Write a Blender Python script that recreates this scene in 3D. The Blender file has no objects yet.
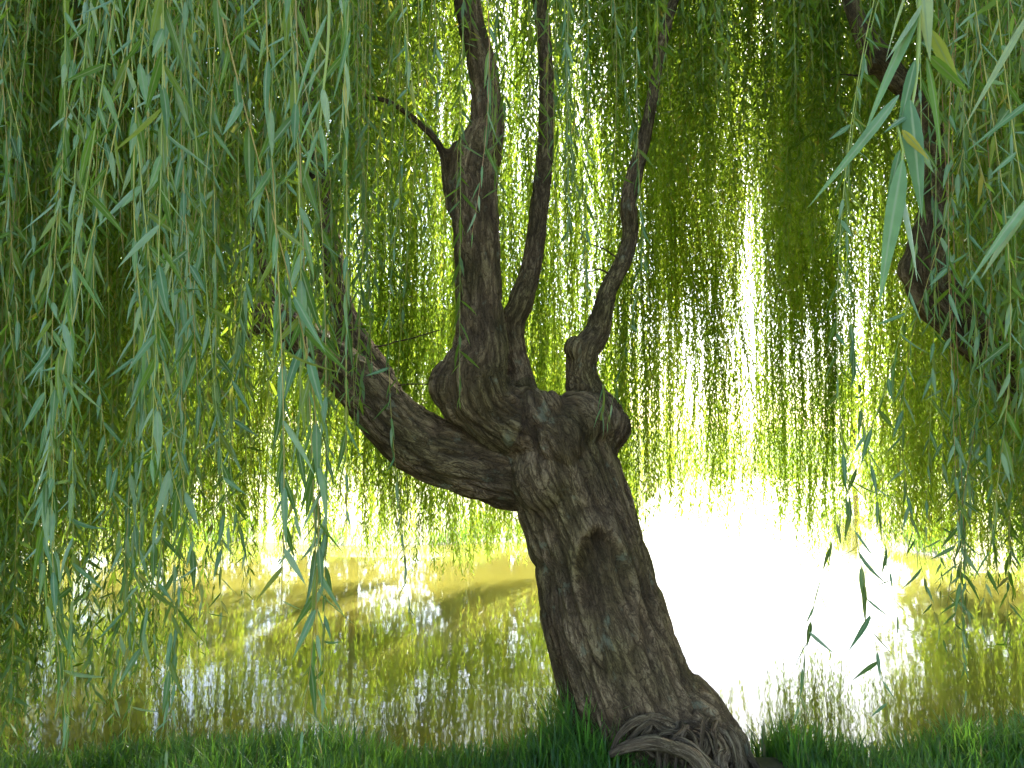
import bpy, math, random
import numpy as np
from mathutils import Vector

random.seed(7)
RNG = np.random.default_rng(11)
S = bpy.context.scene
COL = S.collection
R = math.radians

# ------------------------------------------------------------------ camera
CAM_H, FPX, PITCH = 1.6, 796.0, R(4.02)
cam_d = bpy.data.cameras.new("camera")
cam = bpy.data.objects.new("camera", cam_d)
COL.objects.link(cam)
cam.location = (0, 0, CAM_H)
cam.rotation_euler = (R(90) + PITCH, 0, 0)
cam_d.sensor_width = 36
cam_d.lens = 28
cam_d.clip_start = 0.02
cam_d.clip_end = 3000
S.camera = cam

# ------------------------------------------------------------------ light
SUN_EL, SUN_AZ = R(43), R(20)          # azimuth to the right of +Y
world = bpy.data.worlds.new("World")
S.world = world
world.use_nodes = True
wn = world.node_tree
bg = wn.nodes["Background"]
sky = wn.nodes.new("ShaderNodeTexSky")
sky.sky_type = 'NISHITA'
sky.sun_disc = False
sky.sun_elevation = SUN_EL
sky.sun_rotation = SUN_AZ
sky.dust_density = 2.0
wn.links.new(sky.outputs[0], bg.inputs[0])
bg.inputs[1].default_value = 0.125
sun_d = bpy.data.lights.new("sun", 'SUN')
sun_d.energy = 5.0
sun_d.angle = R(0.55)
sun_d.color = (1.0, 0.95, 0.84)
sun = bpy.data.objects.new("sun", sun_d)
COL.objects.link(sun)
sv = Vector((math.sin(SUN_AZ) * math.cos(SUN_EL), math.cos(SUN_AZ) * math.cos(SUN_EL), math.sin(SUN_EL)))
sun.rotation_euler = (-sv).to_track_quat('-Z', 'Y').to_euler()
sun.location = (4, 20, 20)
S.view_settings.view_transform = 'Standard'
S.view_settings.look = 'None'
S.view_settings.exposure = 2.68
S.view_settings.gamma = 1
S.cycles.max_bounces = 8
S.cycles.diffuse_bounces = 4
S.cycles.transmission_bounces = 4
S.cycles.caustics_reflective = False
S.cycles.caustics_refractive = False
S.cycles.sample_clamp_indirect = 6
S.cycles.use_adaptive_sampling = True
S.cycles.adaptive_threshold = 0.02

# ------------------------------------------------------------------ helpers
def W(px, py, d):
    a = math.atan2(384 - py, FPX) + PITCH
    return np.array([(px - 512) / FPX * d, d, CAM_H + d * math.tan(a)])

def zpx(py, d):
    return CAM_H + d * np.tan(np.arctan2(384 - np.asarray(py, float), FPX) + PITCH)

def tag(o, label=None, cat=None, group=None, kind=None):
    if label: o['label'] = label
    if cat: o['category'] = cat
    if group: o['group'] = group
    if kind: o['kind'] = kind
    return o

def empty(name, loc):
    o = bpy.data.objects.new(name, None)
    o.location = loc
    o.empty_display_size = 0.2
    COL.objects.link(o)
    return o

def mesh_np(name, verts, faces, mat, parent=None, attrs=None, smooth=True):
    """verts (N,3) in world space; faces (M,k) array or list of such arrays"""
    if not isinstance(faces, list): faces = [faces]
    faces = [f for f in faces if len(f)]
    loops = np.concatenate([f.ravel() for f in faces]).astype(np.int32)
    starts, off = [], 0
    for f in faces:
        n, k = f.shape
        starts.append(off + np.arange(n) * k)
        off += n * k
    starts = np.concatenate(starts).astype(np.int32)
    me = bpy.data.meshes.new(name)
    v = np.asarray(verts, float)
    if parent is not None:
        root = parent
        o3 = np.zeros(3)
        while root is not None:
            o3 += np.array(root.location); root = root.parent
        v = v - o3
    me.vertices.add(len(v)); me.vertices.foreach_set('co', v.astype(np.float32).ravel())
    me.loops.add(len(loops)); me.loops.foreach_set('vertex_index', loops)
    me.polygons.add(len(starts)); me.polygons.foreach_set('loop_start', starts)
    me.update(calc_edges=True)
    me.polygons.foreach_set('use_smooth', np.full(len(starts), smooth))
    for k, a in (attrs or {}).items():
        a = np.asarray(a, np.float32)
        at = me.attributes.new(k, 'FLOAT_VECTOR' if a.ndim == 2 else 'FLOAT', 'POINT')
        at.data.foreach_set('vector' if a.ndim == 2 else 'value', a.ravel())
    me.materials.append(mat)
    o = bpy.data.objects.new(name, me)
    if parent is not None: o.parent = parent
    COL.objects.link(o)
    return o

def hash3(ix, iy, iz, seed):
    h = (ix * 374761393 + iy * 668265263 + iz * 2147483647 + seed * 974634777) & 0xFFFFFFFF
    h = ((h ^ (h >> 13)) * 1274126177) & 0xFFFFFFFF
    h = ((h ^ (h >> 16)) * 2246822519) & 0xFFFFFFFF
    return ((h ^ (h >> 15)) & 0xFFFFFF) / float(0xFFFFFF)

def noise3(p, seed=0):
    """value noise 0..1 for (N,3)"""
    i = np.floor(p).astype(np.int64); f = p - i
    f = f * f * (3 - 2 * f)
    out = 0
    for dx in (0, 1):
        wx = f[:, 0] if dx else 1 - f[:, 0]
        for dy in (0, 1):
            wy = f[:, 1] if dy else 1 - f[:, 1]
            for dz in (0, 1):
                wz = f[:, 2] if dz else 1 - f[:, 2]
                out = out + wx * wy * wz * hash3(i[:, 0] + dx, i[:, 1] + dy, i[:, 2] + dz, seed)
    return out

def smooth(a, b, x):
    t = np.clip((x - a) / (b - a), 0, 1)
    return t * t * (3 - 2 * t)

def catmull(P, ds=0.02):
    """P (n,k) control rows -> resampled rows"""
    P = np.asarray(P, float)
    Q = np.vstack([2 * P[0] - P[1], P, 2 * P[-1] - P[-2]])
    out = []
    for i in range(1, len(Q) - 2):
        L = np.linalg.norm(Q[i + 1, :3] - Q[i, :3])
        n = max(2, int(L / ds))
        t = (np.arange(n) / n)[:, None]
        a, b, c, d = Q[i - 1], Q[i], Q[i + 1], Q[i + 2]
        out.append(0.5 * (2 * b + (c - a) * t + (2 * a - 5 * b + 4 * c - d) * t ** 2 + (3 * b - a - 3 * c + d) * t ** 3))
    out.append(P[-1:])
    return np.vstack(out)

def frames(C):
    T = np.gradient(C, axis=0)
    T /= np.linalg.norm(T, axis=1)[:, None] + 1e-9
    U = np.zeros_like(T)
    u = np.cross(T[0], [0.3, 1, 0.1]); u /= np.linalg.norm(u)
    for i in range(len(T)):
        u = u - T[i] * np.dot(u, T[i]); u /= np.linalg.norm(u)
        U[i] = u
    return T, U, np.cross(T, U)

def tube(C, r, n=8, cap=True):
    C = np.asarray(C, float); r = np.asarray(r, float)
    T, U, V = frames(C)
    a = np.arange(n) / n * 2 * np.pi
    ring = U[:, None, :] * np.cos(a)[None, :, None] + V[:, None, :] * np.sin(a)[None, :, None]
    v = (C[:, None, :] + ring * r[:, None, None]).reshape(-1, 3)
    m = len(C)
    i = np.arange(m - 1)[:, None] * n; j = np.arange(n)[None, :]; k = (j + 1) % n
    q = np.stack([i + j, i + k, i + n + k, i + n + j], -1).reshape(-1, 4)
    fs = [q]
    if cap:
        b = len(v)
        v = np.vstack([v, C[0] - T[0] * r[0] * .35, C[-1] + T[-1] * r[-1] * .35])
        jj = np.arange(n); kk = (jj + 1) % n
        o = (m - 1) * n
        fs.append(np.concatenate([np.stack([kk, jj, np.full(n, b)], -1), np.stack([o + jj, o + kk, np.full(n, b + 1)], -1)]))
    return v, fs

class Acc:
    """collects pieces (verts, [quads, tris], attribute) into one mesh"""
    def __init__(s): s.v = []; s.q = []; s.t = []; s.a = []; s.n = 0
    def add(s, v, fs, a=0.0):
        s.v.append(v)
        for f in fs:
            (s.q if f.shape[1] == 4 else s.t).append(f + s.n)
        s.a.append(np.full(len(v), a) if np.isscalar(a) else a)
        s.n += len(v)
    def build(s, name, mat, parent=None, attr='var', smooth=True):
        fs = []
        if s.q: fs.append(np.vstack(s.q))
        if s.t: fs.append(np.vstack(s.t))
        return mesh_np(name, np.vstack(s.v), fs, mat, parent, {attr: np.concatenate(s.a)}, smooth)

# ------------------------------------------------------------------ materials
def mat_new(name):
    m = bpy.data.materials.new(name); m.use_nodes = True
    nt = m.node_tree; nt.nodes.clear()
    out = nt.nodes.new('ShaderNodeOutputMaterial')
    return m, nt, out
def N(nt, t, **kw):
    n = nt.nodes.new(t)
    for k, v in kw.items(): setattr(n, k, v)
    return n
def ramp(nt, fac, stops):
    r = N(nt, 'ShaderNodeValToRGB')
    el = r.color_ramp.elements
    while len(el) < len(stops): el.new(0.5)
    for e, (p, c) in zip(el, stops):
        e.position = p; e.color = (*c, 1)
    nt.links.new(fac, r.inputs[0])
    return r.outputs[0]
def mixc(nt, fac, a, b, mode='MIX'):
    m = N(nt, 'ShaderNodeMix', data_type='RGBA', blend_type=mode)
    for s, v in ((m.inputs[0], fac), (m.inputs[6], a), (m.inputs[7], b)):
        if hasattr(v, 'links'): nt.links.new(v, s)
        elif isinstance(v, (int, float)): s.default_value = v
        else: s.default_value = (*v, 1)
    return m.outputs[2]

def _leafmat(name, tops, under, trans, tfac, rough, spec):
    m, nt, out = mat_new(name)
    at = N(nt, 'ShaderNodeAttribute', attribute_name='var')
    col = ramp(nt, at.outputs['Fac'], tops)
    geo = N(nt, 'ShaderNodeNewGeometry')
    col2 = mixc(nt, geo.outputs['Backfacing'], col, under)
    tcol = ramp(nt, at.outputs['Fac'], trans)
    p = N(nt, 'ShaderNodeBsdfPrincipled')
    p.inputs['Roughness'].default_value = rough
    p.inputs['Specular IOR Level'].default_value = spec
    nt.links.new(col2, p.inputs['Base Color'])
    t = N(nt, 'ShaderNodeBsdfTranslucent'); nt.links.new(tcol, t.inputs[0])
    mx = N(nt, 'ShaderNodeMixShader'); mx.inputs[0].default_value = tfac
    nt.links.new(p.outputs[0], mx.inputs[1]); nt.links.new(t.outputs[0], mx.inputs[2])
    nt.links.new(mx.outputs[0], out.inputs[0])
    return m

def near_leaf_material():
    """close leaves: 'var' is the leaf's hue, plus 10 along the midrib"""
    m, nt, out = mat_new("willow_leaf_close")
    at = N(nt, 'ShaderNodeAttribute', attribute_name='var')
    rib = N(nt, 'ShaderNodeMapRange'); nt.links.new(at.outputs['Fac'], rib.inputs[0])
    rib.inputs[1].default_value = 8.2; rib.inputs[2].default_value = 9.9
    oi = N(nt, 'ShaderNodeNewGeometry')
    tc = N(nt, 'ShaderNodeTexCoord')
    hue = oi.outputs['Random Per Island']
    nz = N(nt, 'ShaderNodeTexNoise'); nz.inputs['Scale'].default_value = 70; nz.inputs['Detail'].default_value = 4
    nt.links.new(tc.outputs['Object'], nz.inputs['Vector'])
    top = ramp(nt, hue, [(0, (.03, .085, .022)), (.5, (.055, .13, .03)), (.9, (.09, .17, .035)), (.97, (.30, .27, .05))])
    und = ramp(nt, hue, [(0, (.065, .15, .055)), (.5, (.11, .22, .095)), (1, (.20, .31, .16))])
    col = mixc(nt, oi.outputs['Backfacing'], top, und)
    col = mixc(nt, .8, col, ramp(nt, nz.outputs['Fac'], [(.3, (.72, .74, .7)), (.7, (1.22, 1.18, 1.05))]), 'MULTIPLY')
    col = mixc(nt, rib.outputs[0], col, (.30, .38, .17))
    tr = ramp(nt, hue, [(0, (.14, .28, .02)), (.6, (.24, .40, .03)), (.97, (.45, .42, .06))])
    tr = mixc(nt, rib.outputs[0], tr, (.08, .12, .02))
    p = N(nt, 'ShaderNodeBsdfPrincipled'); p.inputs['Roughness'].default_value = .42; p.inputs['Specular IOR Level'].default_value = .35
    nt.links.new(col, p.inputs['Base Color'])
    t = N(nt, 'ShaderNodeBsdfTranslucent'); nt.links.new(tr, t.inputs[0])
    mx = N(nt, 'ShaderNodeMixShader'); mx.inputs[0].default_value = .38
    nt.links.new(p.outputs[0], mx.inputs[1]); nt.links.new(t.outputs[0], mx.inputs[2]); nt.links.new(mx.outputs[0], out.inputs[0])
    return m
TOPS = [(0.0, (.022, .055, .013)), (0.45, (.05, .10, .018)), (0.9, (.11, .165, .03)), (0.97, (.30, .27, .05))]
TRN = [(0.0, (.32, .52, .03)), (0.45, (.47, .67, .045)), (0.9, (.64, .74, .06)), (0.97, (.6, .5, .08))]
M_leaf = _leafmat("willow_leaf", TOPS, (.065, .115, .04), TRN, 0.48, 0.42, 0.4)  # leaf colours darkened to stand in for shade inside the crown
M_leafn = near_leaf_material()
M_far = _leafmat("far_leaf", [(0, (.05, .09, .03)), (1, (.10, .15, .04))], (.08, .12, .05), [(0, (.15, .25, .04)), (1, (.3, .4, .06))], 0.4, 0.6, 0.3)
M_grassm = _leafmat("grass_blade", [(0, (.08, .22, .03)), (0.6, (.14, .33, .045)), (0.93, (.26, .38, .07)), (1, (.3, .28, .12))], (.05, .12, .03),
                    [(0, (.2, .45, .04)), (0.93, (.36, .55, .06)), (1, (.3, .28, .1))], 0.4, 0.4, 0.4)

def bark_mat(name, dark, mid, light):
    """furrowed bark; 'grain' holds (round, round, along) coordinates in metres on the limb"""
    m, nt, out = mat_new(name)
    at = N(nt, 'ShaderNodeAttribute', attribute_name='bark')
    gr = N(nt, 'ShaderNodeAttribute', attribute_name='grain')
    def nz(sc, stretch, det, rough=.6, dist=0.0):
        mp = N(nt, 'ShaderNodeMapping'); mp.inputs['Scale'].default_value = (1, 1, stretch)
        nt.links.new(gr.outputs['Vector'], mp.inputs[0])
        n = N(nt, 'ShaderNodeTexNoise'); n.inputs['Scale'].default_value = sc; n.inputs['Detail'].default_value = det
        n.inputs['Roughness'].default_value = rough; n.inputs['Distortion'].default_value = dist
        nt.links.new(mp.outputs[0], n.inputs['Vector']); return n.outputs['Fac']
    def M(op, a, b):
        k = N(nt, 'ShaderNodeMath', operation=op)
        for i, x in enumerate((a, b)):
            if x is None: continue
            if hasattr(x, 'links'): nt.links.new(x, k.inputs[i])
            else: k.inputs[i].default_value = x
        return k.outputs[0]
    # fissures: narrow dark valleys where the stretched noise crosses its mean
    def fissure(sc, st, w, dist):
        f = M('ABSOLUTE', M('SUBTRACT', nz(sc, st, 3, .55, dist), .5), None)
        return ramp(nt, f, [(0.0, (0, 0, 0)), (w, (1, 1, 1))])
    f1 = fissure(30, .26, .07, 1.3)
    f2 = fissure(74, .34, .10, 1.0)
    h = M('ADD', M('MULTIPLY', f1, .62), M('MULTIPLY', f2, .38))
    v = M('MULTIPLY', M('ADD', M('MULTIPLY', at.outputs['Fac'], .7), .34), M('ADD', M('MULTIPLY', h, .8), .2))  # furrows: bark's own darker cavity tone, deepened with painted shade
    col = ramp(nt, v, [(0.0, dark), (0.5, mid), (1.0, light)])
    big = nz(3.2, .8, 5)
    col = mixc(nt, ramp(nt, big, [(0.45, (0, 0, 0)), (0.65, (.8, .8, .8))]), col, mixc(nt, 1.0, col, (.74, .84, .58), 'MULTIPLY'))
    big2 = nz(7, .4, 4)
    col = mixc(nt, 1.0, col, ramp(nt, big2, [(0.3, (.62, .6, .58)), (0.7, (1.3, 1.25, 1.15))]), 'MULTIPLY')
    fine = nz(260, .5, 3)
    col = mixc(nt, .7, col, ramp(nt, fine, [(0.3, (.6, .58, .55)), (0.7, (1.3, 1.28, 1.2))]), 'MULTIPLY')
    lich = nz(13, .7, 6, .65)
    col = mixc(nt, ramp(nt, lich, [(0.60, (0, 0, 0)), (0.68, (.45, .45, .45))]), col, (.24, .26, .17))
    stain = nz(4.5, .35, 5, .6)
    col = mixc(nt, ramp(nt, stain, [(0.56, (0, 0, 0)), (0.66, (.65, .65, .65))]), col, mixc(nt, 1.0, col, (.42, .36, .30), 'MULTIPLY'))
    p = N(nt, 'ShaderNodeBsdfPrincipled'); p.inputs['Roughness'].default_value = .88
    p.inputs['Specular IOR Level'].default_value = .2
    nt.links.new(col, p.inputs['Base Color'])
    b = N(nt, 'ShaderNodeBump'); b.inputs['Strength'].default_value = .8; b.inputs['Distance'].default_value = .010
    nt.links.new(M('ADD', h, M('MULTIPLY', fine, .3)), b.inputs['Height']); nt.links.new(b.outputs[0], p.inputs['Normal'])
    nt.links.new(p.outputs[0], out.inputs[0])
    return m
M_bark = bark_mat("willow_bark", (.036, .024, .014), (.145, .100, .060), (.34, .25, .155))
M_root = bark_mat("root_bark", (.04, .03, .02), (.15, .105, .066), (.34, .265, .185))
M_twig, nt, out = mat_new("twig_bark")
_at = N(nt, 'ShaderNodeAttribute', attribute_name='var')
_c = ramp(nt, _at.outputs['Fac'], [(0, (.26, .19, .03)), (.5, (.33, .30, .04)), (.85, (.20, .27, .04)), (1, (.30, .14, .04))])
_p = N(nt, 'ShaderNodeBsdfPrincipled'); _p.inputs['Roughness'].default_value = .5
nt.links.new(_c, _p.inputs['Base Color']); nt.links.new(_p.outputs[0], out.inputs[0])

# ground
M_ground, nt, out = mat_new("bank_ground")
_at = N(nt, 'ShaderNodeAttribute', attribute_name='var')
tc = N(nt, 'ShaderNodeTexCoord')
n1 = N(nt, 'ShaderNodeTexNoise'); n1.inputs['Scale'].default_value = .7; n1.inputs['Detail'].default_value = 8
nt.links.new(tc.outputs['Object'], n1.inputs['Vector'])
n2 = N(nt, 'ShaderNodeTexNoise'); n2.inputs['Scale'].default_value = 14; n2.inputs['Detail'].default_value = 6
nt.links.new(tc.outputs['Object'], n2.inputs['Vector'])
lawn0 = ramp(nt, n1.outputs['Fac'], [(.3, (.14, .22, .07)), (.5, (.30, .33, .15)), (.7, (.5, .47, .3))])
soil = ramp(nt, n2.outputs['Fac'], [(.3, (.05, .04, .022)), (.7, (.13, .10, .06))])
sx = N(nt, 'ShaderNodeSeparateXYZ'); nt.links.new(tc.outputs['Object'], sx.inputs[0])
mr = N(nt, 'ShaderNodeMapRange'); mr.inputs[1].default_value = 9; mr.inputs[2].default_value = 10; nt.links.new(sx.outputs[1], mr.inputs[0])
soil = mixc(nt, mr.outputs[0], soil, (.42, .38, .26))
fr = N(nt, 'ShaderNodeMapRange'); fr.inputs[1].default_value = 24; fr.inputs[2].default_value = 20; nt.links.new(sx.outputs[1], fr.inputs[0])
fm = N(nt, 'ShaderNodeMath', operation='MULTIPLY'); nt.links.new(mr.outputs[0], fm.inputs[0]); nt.links.new(fr.outputs[0], fm.inputs[1])
lawn = mixc(nt, fm.outputs[0], lawn0, ramp(nt, n1.outputs['Fac'], [(.35, (.46, .43, .28)), (.65, (.6, .56, .42))]))
c = mixc(nt, _at.outputs['Fac'], soil, lawn)
c = mixc(nt, .5, c, ramp(nt, n2.outputs['Fac'], [(.3, (.6, .6, .6)), (.7, (1.2, 1.2, 1.2))]), 'MULTIPLY')
p = N(nt, 'ShaderNodeBsdfPrincipled'); p.inputs['Roughness'].default_value = .95; p.inputs['Specular IOR Level'].default_value = .1
nt.links.new(c, p.inputs['Base Color']); nt.links.new(p.outputs[0], out.inputs[0])

# water: turbid olive body under a clear reflecting surface
M_water, nt, out = mat_new("pond_water")
tc = N(nt, 'ShaderNodeTexCoord')
p = N(nt, 'ShaderNodeBsdfPrincipled')
n0 = N(nt, 'ShaderNodeTexNoise'); n0.inputs['Scale'].default_value = .35; n0.inputs['Detail'].default_value = 3
nt.links.new(tc.outputs['Object'], n0.inputs['Vector'])
nt.links.new(ramp(nt, n0.outputs['Fac'], [(.3, (.12, .108, .02)), (.7, (.155, .138, .026))]), p.inputs['Base Color'])
p.inputs['Roughness'].default_value = .03
p.inputs['IOR'].default_value = 1.333
mp = N(nt, 'ShaderNodeMapping'); mp.inputs['Scale'].default_value = (.8, 1.0, 1)
nt.links.new(tc.outputs['Object'], mp.inputs[0])
n1 = N(nt, 'ShaderNodeTexNoise'); n1.inputs['Scale'].default_value = 5; n1.inputs['Detail'].default_value = 3; n1.inputs['Roughness'].default_value = .5
nt.links.new(mp.outputs[0], n1.inputs['Vector'])
p.subsurface_method = 'BURLEY'; p.inputs['Subsurface Weight'].default_value = 1; p.inputs['Subsurface Scale'].default_value = .5
p.inputs['Subsurface Radius'].default_value = (1.0, .9, .5)
b = N(nt, 'ShaderNodeBump'); b.inputs['Strength'].default_value = .032; b.inputs['Distance'].default_value = .02
nt.links.new(n1.outputs['Fac'], b.inputs['Height']); nt.links.new(b.outputs[0], p.inputs['Normal'])
nt.links.new(p.outputs[0], out.inputs[0])

# ------------------------------------------------------------------ terrain and water
WATER_Z = -0.32
def near_shore(x):
    return 4.42 + .10 * np.sin(x * .9 + .5) + .06 * np.sin(x * 2.3)
def far_shore(x, y):
    a = x / np.maximum(y, 1)
    D = 15.3 - 2.2 * smooth(.42, .6, a) + 1.5 * np.sin(a * 9)*.4
    D = D + 42 * smooth(.13, .22, a) * (1 - smooth(.40, .47, a))
    return D
def ground_h(x, y):
    h = np.zeros_like(x)
    ns = near_shore(x)
    h = -.32 * smooth(ns - .38, ns, y) ** 1.3 - .6 * smooth(ns, ns + 1.0, y)
    fs = far_shore(x, y)
    rise = smooth(-2.5, 2.0, (y - fs))
    h = h + (.92 + .1) * rise + 1.0 * smooth(0, 14, y - fs) + 3 * smooth(20, 150, y - fs)
    p3 = np.stack([x * .8, y * .8, np.zeros_like(x)], -1).reshape(-1, 3)
    h = h + (.06 * (noise3(p3, 3) - .5)).reshape(x.shape)
    return h
def axis(lo, hi, fine_lo, fine_hi, df, g=1.13):
    a = list(np.arange(fine_lo, fine_hi, df))
    s, x = df, fine_hi
    while x < hi: a.append(x); s *= g; x += s
    a.append(hi)
    s, x = df, fine_lo - df
    while x > lo: a.insert(0, x); s *= g; x -= s
    a.insert(0, lo)
    return np.array(a)
gx = axis(-1500, 1500, -14, 16, .16); gy = axis(-400, 2500, -2, 24, .14)
X, Y = np.meshgrid(gx, gy)
Z = ground_h(X, Y)
nx, ny = len(gx), len(gy)
i = np.arange(ny - 1)[:, None] * nx; j = np.arange(nx - 1)[None, :]
q = np.stack([i + j, i + j + 1, i + j + nx + 1, i + j + nx], -1).reshape(-1, 4)
lawnm = smooth(-.05, .12, Z).ravel()
g = mesh_np("ground", np.stack([X, Y, Z], -1).reshape(-1, 3), q, M_ground, attrs={'var': lawnm})
tag(g, kind='structure')
wv = np.array([[-700, 3, WATER_Z], [700, 3, WATER_Z], [700, 1200, WATER_Z], [-700, 1200, WATER_Z]], float)
w = mesh_np("water", wv, np.array([[0, 1, 2, 3]]), M_water)
tag(w, kind='structure')

# ------------------------------------------------------------------ wood: skeleton -> one skin -> split into parts
def PX(rows):
    out = []
    for px, py, d, rp in rows:
        p = W(px, py, d); out.append([*p, rp / FPX * d])
    return np.array(out)

def build_wood(parent, chains, burls, mat, voxel, amp=1.0, scar=None):
    """chains: list of (part name, rows); returns objects"""
    acc = Acc(); curves = []
    for name, rows in chains:
        c = catmull(rows, .014)
        c[:, 3] = np.maximum(c[:, 3], .008)
        curves.append((name, c))
        v, fs = tube(c[:, :3], c[:, 3], 28)
        acc.add(v, fs)
    for b in burls:
        c, r = np.array(b[:3]), b[3]
        sc = np.array(b[4]) if len(b) > 4 else np.ones(3)
        nn, mm = 14, 20
        th = np.linspace(.02, np.pi - .02, nn); ph = np.arange(mm) / mm * 2 * np.pi
        v = np.stack([np.sin(th)[:, None] * np.cos(ph), np.sin(th)[:, None] * np.sin(ph), np.cos(th)[:, None] * np.ones(mm)], -1).reshape(-1, 3)
        v = c + v * r * sc
        ii = np.arange(nn - 1)[:, None] * mm; jj = np.arange(mm)[None]; kk = (jj + 1) % mm
        qq = np.stack([ii + jj, ii + mm + jj, ii + mm + kk, ii + kk], -1).reshape(-1, 4)
        cap = [np.arange(mm)[None, :], (np.arange(mm)[::-1] + (nn - 1) * mm)[None, :]]
        acc.v.append(v); acc.q.append(qq + acc.n)
        tri = np.concatenate([np.stack([np.full(mm - 2, cc[0, 0]), cc[0, 1:-1], cc[0, 2:]], -1) for cc in cap])
        acc.t.append(tri + acc.n)
        acc.a.append(np.zeros(len(v))); acc.n += len(v)
    raw = acc.build("raw_wood", mat)
    md = raw.modifiers.new("r", 'REMESH'); md.mode = 'VOXEL'; md.voxel_size = voxel
    ms = raw.modifiers.new("s", 'SMOOTH'); ms.factor = .5; ms.iterations = 14
    dg = bpy.context.evaluated_depsgraph_get()
    me = bpy.data.meshes.new_from_object(raw.evaluated_get(dg))
    nv = len(me.vertices)
    v = np.empty(nv * 3, np.float32); me.vertices.foreach_get('co', v); v = v.reshape(-1, 3).astype(float)
    nr = np.empty(nv * 3, np.float32); me.vertices.foreach_get('normal', nr); nr = nr.reshape(-1, 3).astype(float)
    nf = len(me.polygons)
    fq = np.empty(nf * 4, np.int32); me.loops.foreach_get('vertex_index', fq); fq = fq.reshape(-1, 4)
    bpy.data.objects.remove(raw)
    # bark coordinates per chain, blended
    wsum = np.zeros(nv); bsum = np.zeros(nv); best = np.full(nv, 1e9); bid = np.zeros(nv, int)
    for k, (name, c) in enumerate(curves):
        T, U, V = frames(c[:, :3])
        s = np.concatenate([[0], np.cumsum(np.linalg.norm(np.diff(c[:, :3], axis=0), axis=1))])
        idx = np.zeros(nv, int)
        c2 = (c[:, :3] ** 2).sum(1)
        for a in range(0, nv, 40000):
            d2 = c2[None] - 2 * v[a:a + 40000] @ c[:, :3].T
            idx[a:a + 40000] = d2.argmin(1)
        rel = v - c[idx, :3]
        tt = (rel * T[idx]).sum(1)
        rad = rel - tt[:, None] * T[idx]
        dist = np.linalg.norm(rel, axis=1)
        ang = np.arctan2((rad * V[idx]).sum(1), (rad * U[idx]).sum(1))
        rr = np.maximum(c[idx, 3], .03)
        score = dist - rr
        sc2 = score - (.03 if k == 0 else 0)
        m = sc2 < best; best[m] = sc2[m]; bid[m] = k
        if k == 0: grain = np.zeros((nv, 3))
        # ridged interlacing furrows
        ss = s[idx] + tt
        tw = ang + .25 * ss
        cx, cy = np.cos(tw) * rr, np.sin(tw) * rr
        grain[m] = np.stack([cx, cy, ss], -1)[m] + k * 3.1
        # size of plates grows with the girth
        lam = np.clip(rr * .11, .010, .024)
        lam = np.median(lam)
        q3 = np.stack([cx / lam * .62, cy / lam * .62, ss / lam * .10], -1) + k * 17.3
        wq = np.stack([noise3(q3 * .5 + 9, 5) - .5, noise3(q3 * .5 + 31, 6) - .5, np.zeros(nv)], -1) * .9
        n1 = noise3(q3 + wq, 1); n2 = noise3((q3 + wq) * 2.1 + 5, 2)
        ridge = 1 - np.abs(2 * n1 - 1) * 1.6
        ridge2 = 1 - np.abs(2 * n2 - 1) * 1.6
        bark = np.clip(.62 - .75 * np.clip(ridge, 0, 1) ** 1.6 + .35 * (n2 - .5) - .25 * np.clip(ridge2, 0, 1) + .3, 0, 1)
        lump = noise3(v * 7 + k, 8) - .5
        wgt = np.exp(-np.clip(score, -.05, .5) / .012)
        bsum += wgt * (bark * np.clip(rr * .15, .004, .030) * amp + lump * rr * .05); wsum += wgt
        if k == 0: barkA = bark * wgt
        else: barkA = barkA + bark * wgt
    disp = bsum / wsum; barkA = barkA / wsum
    if scar is not None:
        e, brk, ca = scar(v, nr)
        disp = disp * brk + e
        barkA = np.clip(barkA + ca, 0, 1)
    v2 = v + nr * (disp - .006)[:, None]
    objs = []
    fb = np.bincount if False else None
    fid = bid[fq[:, 0]]
    for k, (name, c) in enumerate(curves):
        sel = fq[fid == k]
        if not len(sel): continue
        u, inv = np.unique(sel.ravel(), return_inverse=True)
        o = mesh_np(name, v2[u], inv.reshape(-1, 4), mat, parent, {'bark': np.clip(barkA[u], 0, 1), 'grain': grain[u]})
        objs.append(o)
    bpy.data.meshes.remove(me)
    return objs, curves

TD = 4.2
base = W(652, 742, TD)
willow = empty("willow_tree", (base[0], base[1], 0))
tag(willow, "old pollarded weeping willow with leaning furrowed trunk rising from the grassy bank at centre", "tree", kind='thing')

trunkP = PX([(664, 800, 4.2, 84), (656, 762, 4.2, 82), (643, 730, 4.2, 74), (628, 700, 4.2, 63), (613, 655, 4.2, 60), (600, 610, 4.2, 58), (590, 560, 4.2, 53),
             (575, 510, 4.2, 53), (563, 470, 4.2, 53), (552, 435, 4.2, 52), (546, 420, 4.2, 48)])
limbA = PX([(560, 480, 4.25, 30), (510, 474, 4.2, 33), (465, 461, 4.15, 31), (425, 446, 4.1, 31), (395, 424, 4.05, 29), (362, 388, 4.0, 25), (330, 360, 3.95, 22),
            (298, 335, 3.9, 19), (268, 318, 3.85, 16), (250, 322, 3.8, 14), (240, 330, 3.78, 12)])
limbAA = PX([(300, 338, 4.0, 8), (280, 312, 4.1, 6), (262, 270, 4.3, 5), (246, 200, 4.5, 4.5), (235, 60, 4.8, 4), (225, -120, 5.1, 4)])
limbB = PX([(400, 428, 4.05, 18), (384, 398, 4.1, 20), (366, 366, 4.15, 19), (350, 335, 4.2, 15), (338, 300, 4.3, 12), (330, 255, 4.4, 11), (318, 190, 4.5, 10), (300, 100, 4.6, 9), (290, -40, 4.8, 8)])
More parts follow.
